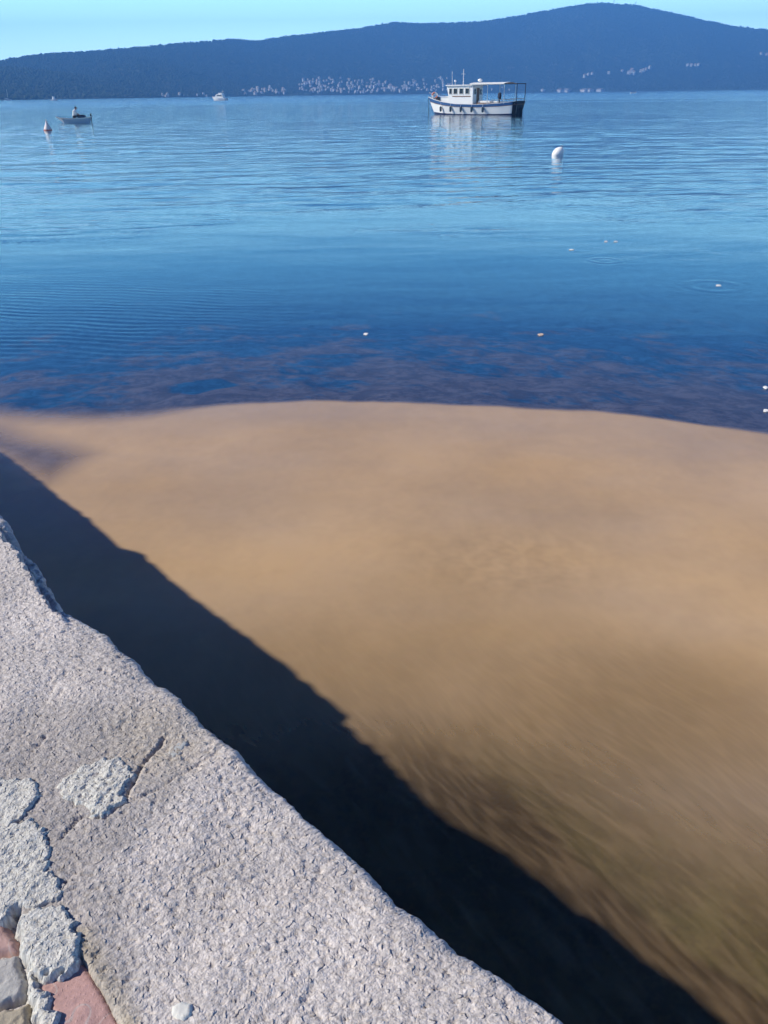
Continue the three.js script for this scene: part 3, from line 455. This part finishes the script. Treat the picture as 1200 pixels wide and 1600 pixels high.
/* motorboat far out */
{
  const o = thing('motorboat', 'white cabin motorboat far out to the left of the tour boat', 'motorboat', [-86.6, 0, -484], .12), st = [[-4, 1.3, .95], [0, 1.45, 1.05], [2.4, .95, 1.35], [4, .05, 1.7]], P = hullShape(st, -4, 4, 1.4, -.3);
  mesh('hull', strip(P, .1, 1, 0, 24, 6), M.white, o); mesh('deck', grid(16, 3, (i, j) => { const p = P(i / 15, .96); return [p[0], p[1], (j - 1) * p[2], 0, 0]; }), M.white, o);
  const s = new THREE.Shape(); s.moveTo(-2.6, .9); s.lineTo(2.2, 1.1); s.lineTo(1.0, 2.6); s.lineTo(-2.2, 2.7); s.closePath();
  mesh('cabin', new THREE.ExtrudeGeometry(s, { depth: 2, bevelEnabled: false }).translate(0, 0, -1), M.white, o);
  mesh('window', [box(-.6, 2.0, 1.02, 2.6, .45, .04), box(-.6, 2.0, -1.02, 2.6, .45, .04)], M.glass, o);
  mesh('flybridge', [box(-1.1, 2.9, 0, 1.8, .5, 1.8), bar([-2.0, 2.7, 0], [-2.3, 4.2, 0], .06), box(-2.2, 3.7, 0, .5, .08, 1.6)], M.white, o);
  o.rotation.y = Math.PI - .4; o.scale.setScalar(1.15);
  const small = (name, label, cat, px, pz, turn) => { const b = thing(name, label, cat, [px, 0, pz], turn); return b; };
  const sb = small('sailboat', 'tiny moored sailboat with bare mast near the left picture edge', 'sailboat', -398.3, -958, .4);
  mesh('hull', strip(hullShape([[-4, .9, .8], [0, 1.4, .8], [4, .05, 1.0]], -4, 4, 1, -.3), .1, 1, 0, 16, 4), M.white, sb); mesh('mast', bar([.3, .6, 0], [.3, 10.5, 0], .14), M.white, sb); mesh('furled_sail', bar([.2, 1.7, 0], [-3.4, 1.8, 0], .28), M.white, sb);
  const sb2 = small('sailboat', 'tiny white boat with low cabin far beyond the rowing boat', 'boat', -287.4, -789, -.2);
  mesh('hull', strip(hullShape([[-3.4, .9, .8], [0, 1.3, .8], [3.4, .05, 1.1]], -3.4, 3.4, 1, -.3), .1, 1, 0, 16, 4), M.white, sb2); mesh('cabin', new THREE.CylinderGeometry(.7, 1.3, 2.4, 4).rotateY(.78).scale(1.5, 1, .9).translate(-.2, 1.9, 0), M.white, sb2);
  sb2.name = numbered('small_boat');
  const sb3 = small('small_boat', 'tiny white speedboat on open water right of the tour boat', 'boat', 222.9, -780, .05);
  mesh('hull', strip(hullShape([[-2.6, .9, .9], [0, 1.1, .9], [2.6, .05, 1.2]], -2.6, 2.6, 1, -.3), .1, 1, 0, 16, 4), M.white, sb3); mesh('deck', box(-.2, .85, 0, 4.2, .1, 1.5), M.white, sb3); mesh('windscreen', box(.3, 1.3, 0, .1, .7, 1.3).rotateZ(.1), M.glass, sb3);
}
/* rowing boat and its fisherman */
{
  const turn = .06, o = thing('rowing_boat', 'small blue grey rowing boat with white bow, one person aboard', 'rowing boat', [-33.6, 0, -97], turn + Math.PI), st = [[-2.1, .55, .62], [-1.4, .72, .52], [.4, .76, .45], [1.4, .5, .52], [2.1, .03, .66]], P = hullShape(st, -2.1, 2.1, .8, -.2);
  o.scale.setScalar(.9); const hullM = paint(.42, .50, .55, .5, { side: THREE.DoubleSide });
  mesh('hull', strip(P, .1, .9, 0, 24, 6, 0, .80), hullM, o); mesh('bow', strip(P, .1, .9, .002, 10, 6, .79, 1), M.white, o); mesh('gunwale', strip(P, .88, 1.04, .02, 24, 2), M.cream, o);
  mesh('floor', grid(16, 3, (i, j) => { const p = P(i / 15, .55); return [p[0], p[1], (j - 1) * p[2], 0, 0]; }), M.wood, o);
  for (const x of [-1.3, -.15, 1.1]) mesh('thwart', box(x, x === -.15 ? .52 : .42, 0, .3, .04, 1.3), M.wood, o);
  const eng = thing('outboard_motor', 'small dark outboard motor on the stern of the rowing boat', 'outboard motor', new THREE.Vector3(-2.15, .75, 0).applyMatrix4((o.updateMatrixWorld(), o.matrixWorld)).toArray(), turn);
  mesh('cowling', new THREE.CapsuleGeometry(.11, .16, 4, 8).translate(0, .1, 0), M.dark, eng); mesh('shaft', bar([0, -.85, 0], [0, .05, 0], .045), M.dark, eng); eng.scale.setScalar(.8);
  // seated person, leaning forward over the gear
  const per = thing('person', 'person in a white top seated in the rowing boat, leaning over fishing gear', 'person', new THREE.Vector3(-.15, .50, 0).applyMatrix4(o.matrixWorld).toArray(), turn); per.scale.setScalar(1.12);
  const limb = (bones, grow = 0) => {
    const R = 56, S = .95, mc = new MarchingCubes(R, M.skin, false, false, 60000); mc.isolation = 0; const h = R / 2;
    for (let k = 0; k < R; k++) for (let j = 0; j < R; j++) for (let i = 0; i < R; i++) {
      const x = (i - h) / h * S, y = (j - h) / h * S + .6, z = (k - h) / h * S; let d = 1e9;
      for (const [a, b, ra, rb] of bones) { const ex = b[0] - a[0], ey = b[1] - a[1], ez = b[2] - a[2], t = clamp(((x - a[0]) * ex + (y - a[1]) * ey + (z - a[2]) * ez) / (ex * ex + ey * ey + ez * ez + 1e-9)), q = Math.hypot(x - a[0] - ex * t, y - a[1] - ey * t, z - a[2] - ez * t) - lerp(ra, rb, t) - grow, kk = .04, hh = clamp(.5 + .5 * (q - d) / kk); d = lerp(q, d, hh) - kk * hh * (1 - hh); }
      mc.field[k * R * R + j * R + i] = -d;
    }
    mc.update(); const n = mc.count, g = new THREE.BufferGeometry();
    g.setAttribute('position', new THREE.BufferAttribute(mc.positionArray.slice(0, n * 3).map((v, i) => v * S + (i % 3 === 1 ? .6 : 0)), 3)); g.setAttribute('normal', new THREE.BufferAttribute(mc.normalArray.slice(0, n * 3), 3)); return g;
  };
  const hip = [0, .17, 0], chest = [.10, .55, 0], neck = [.19, .70, 0], head = [.27, .86, 0];
  const torso = [[hip, chest, .16, .17], [chest, neck, .16, .07], [[.10, .60, -.15], [.10, .60, .15], .08, .08]];
  const arms = [-1, 1].flatMap(s => [[[.11, .61, s * .19], [.28, .38, s * .24], .055, .042], [[.28, .38, s * .24], [.50, .30, s * .14], .042, .03]]);
  const legs = [-1, 1].flatMap(s => [[[0, .14, s * .1], [.42, .22, s * .13], .085, .065], [[.42, .22, s * .13], [.44, -.16, s * .13], .06, .045], [[.44, -.16, s * .13], [.58, -.2, s * .14], .045, .035]]);
  const hands = [-1, 1].flatMap(s => [[[.50, .30, s * .14], [.57, .28, s * .12], .032, .028], ...[-.03, -.01, .01, .03].map(q => [[.57, .28, s * .12 + q], [.63, .25, s * .115 + q], .01, .008])]);
  mesh('body', limb([...torso, [neck, head, .06, .06], [[.26, .84, 0], [.285, .90, 0], .085, .09], [[.36, .86, 0], [.385, .85, 0], .018, .012], ...arms, ...legs, ...hands]), M.skin, per);
  mesh('shirt', limb([...torso, ...arms.filter((_, k) => k % 2 === 0)], .014), M.shirt, per);
  mesh('trousers', limb([...legs.filter((_, k) => k % 3 < 2), [[0, .14, -.05], [0, .14, .05], .14, .14]], .012), M.dark, per);
  mesh('hair', new THREE.SphereGeometry(.108, 12, 8, 0, 6.3, 0, 1.7).rotateZ(.5).translate(.262, .905, 0), M.black, per);
  const cr = thing('crate', 'dark fishing crate in the stern of the rowing boat', 'crate', new THREE.Vector3(-1.15, .42, 0).applyMatrix4(o.matrixWorld).toArray(), turn);
  mesh('box', [box(0, .16, .2, .6, .32, .03), box(0, .16, -.2, .6, .32, .03), box(.3, .16, 0, .03, .32, .37), box(-.3, .16, 0, .03, .32, .37), box(0, .02, 0, .57, .03, .37)], M.navy, cr); mesh('net', new THREE.SphereGeometry(.24, 10, 6).scale(1, .5, .7).translate(0, .3, 0), M.dark, cr);
}
/* buoys */
{
  const a = thing('mooring_buoy', 'pale red and white cone buoy beside the rowing boat', 'buoy', [-28.25, 0, -74.8]);
  mesh('float', new THREE.LatheGeometry([[0, -.3], [.2, -.25], [.33, -.02], [.34, .08], [.27, .25], [.12, .5], [.07, .72], [0, .74]].map(p => new THREE.Vector2(...p)), 18), paint(.72, .62, .58, .5), a);
  mesh('band', new THREE.CylinderGeometry(.345, .345, .13, 18, 1, true).translate(0, .02, 0), paint(.6, .16, .1, .5, { side: THREE.DoubleSide }), a); mesh('ring', new THREE.TorusGeometry(.06, .015, 6, 12).translate(0, .79, 0), M.steel, a);
  const b = thing('mooring_buoy', 'plump white egg shaped buoy tilting, alone in front of the tour boat', 'buoy', [7.8, 0, -37.9]);
  const f = mesh('float', new THREE.LatheGeometry([[0, -.34], [.16, -.3], [.25, -.12], [.275, .06], [.24, .25], [.15, .38], [.06, .43], [0, .435]].map(p => new THREE.Vector2(...p)), 24), paint(.84, .83, .80, .4), b); f.rotation.z = -.5; f.position.y = .10; b.scale.set(.84, .68, .84);
  mesh('ring', new THREE.TorusGeometry(.05, .015, 6, 12).translate(.2, .54, 0), M.steel, b);
}
/* scraps and feathers drifting on the surface */
{
  const r = rng(9), scrap = (name, label, cat, x, z, w, d, m) => {
    w *= .62; d *= .55; const s = new THREE.Shape(), n = 9; for (let k = 0; k < n; k++) { const a = k / n * 6.283, q = .7 + .5 * r(); k ? s.lineTo(Math.cos(a) * w / 2 * q, Math.sin(a) * d / 2 * q) : s.moveTo(w / 2 * q, 0); } s.closePath();
    const g = new THREE.ExtrudeGeometry(s, { depth: .004, bevelEnabled: true, bevelSize: .003, bevelThickness: .003, bevelSegments: 1 }).rotateX(-Math.PI / 2 + .18);
    const o = tag(mesh(name, g, m), label, cat); o.position.set(x, .006, z); return o;
  };
  const foam = paint(.82, .80, .76, .8), leaf = paint(.60, .46, .36, .8);
  scrap('foam_scrap', 'white scrap floating left of the dry leaf, above the silt', 'scrap', -.185, -9.148, .085, .09, foam);
  scrap('dry_leaf', 'curled tan leaf floating alone beyond the silt edge', 'leaf', 1.844, -9.03, .10, .10, leaf);
  scrap('foam_scrap', 'white scrap at the right picture edge, farther of two', 'scrap', 3.615, -7.1, .06, .09, foam);
  scrap('foam_scrap', 'white scrap at the right picture edge, nearer of two', 'scrap', 3.36, -6.5, .08, .08, foam);
  scrap('foam_scrap', 'thin pale scrap left of the two ripple rings', 'scrap', 3.389, -14.54, .13, .09, foam);
  scrap('foam_scrap', 'pale scrap just beyond the smaller ripple ring, left one', 'scrap', 4.214, -15.37, .10, .07, foam);
  scrap('foam_scrap', 'pale scrap just beyond the smaller ripple ring, right one', 'scrap', 4.391, -15.36, .10, .06, foam);
  scrap('foam_scrap', 'pale scrap at the centre of the larger ripple ring', 'scrap', 4.85, -11.51, .11, .08, foam);
}
renderer.render(scene, camera);
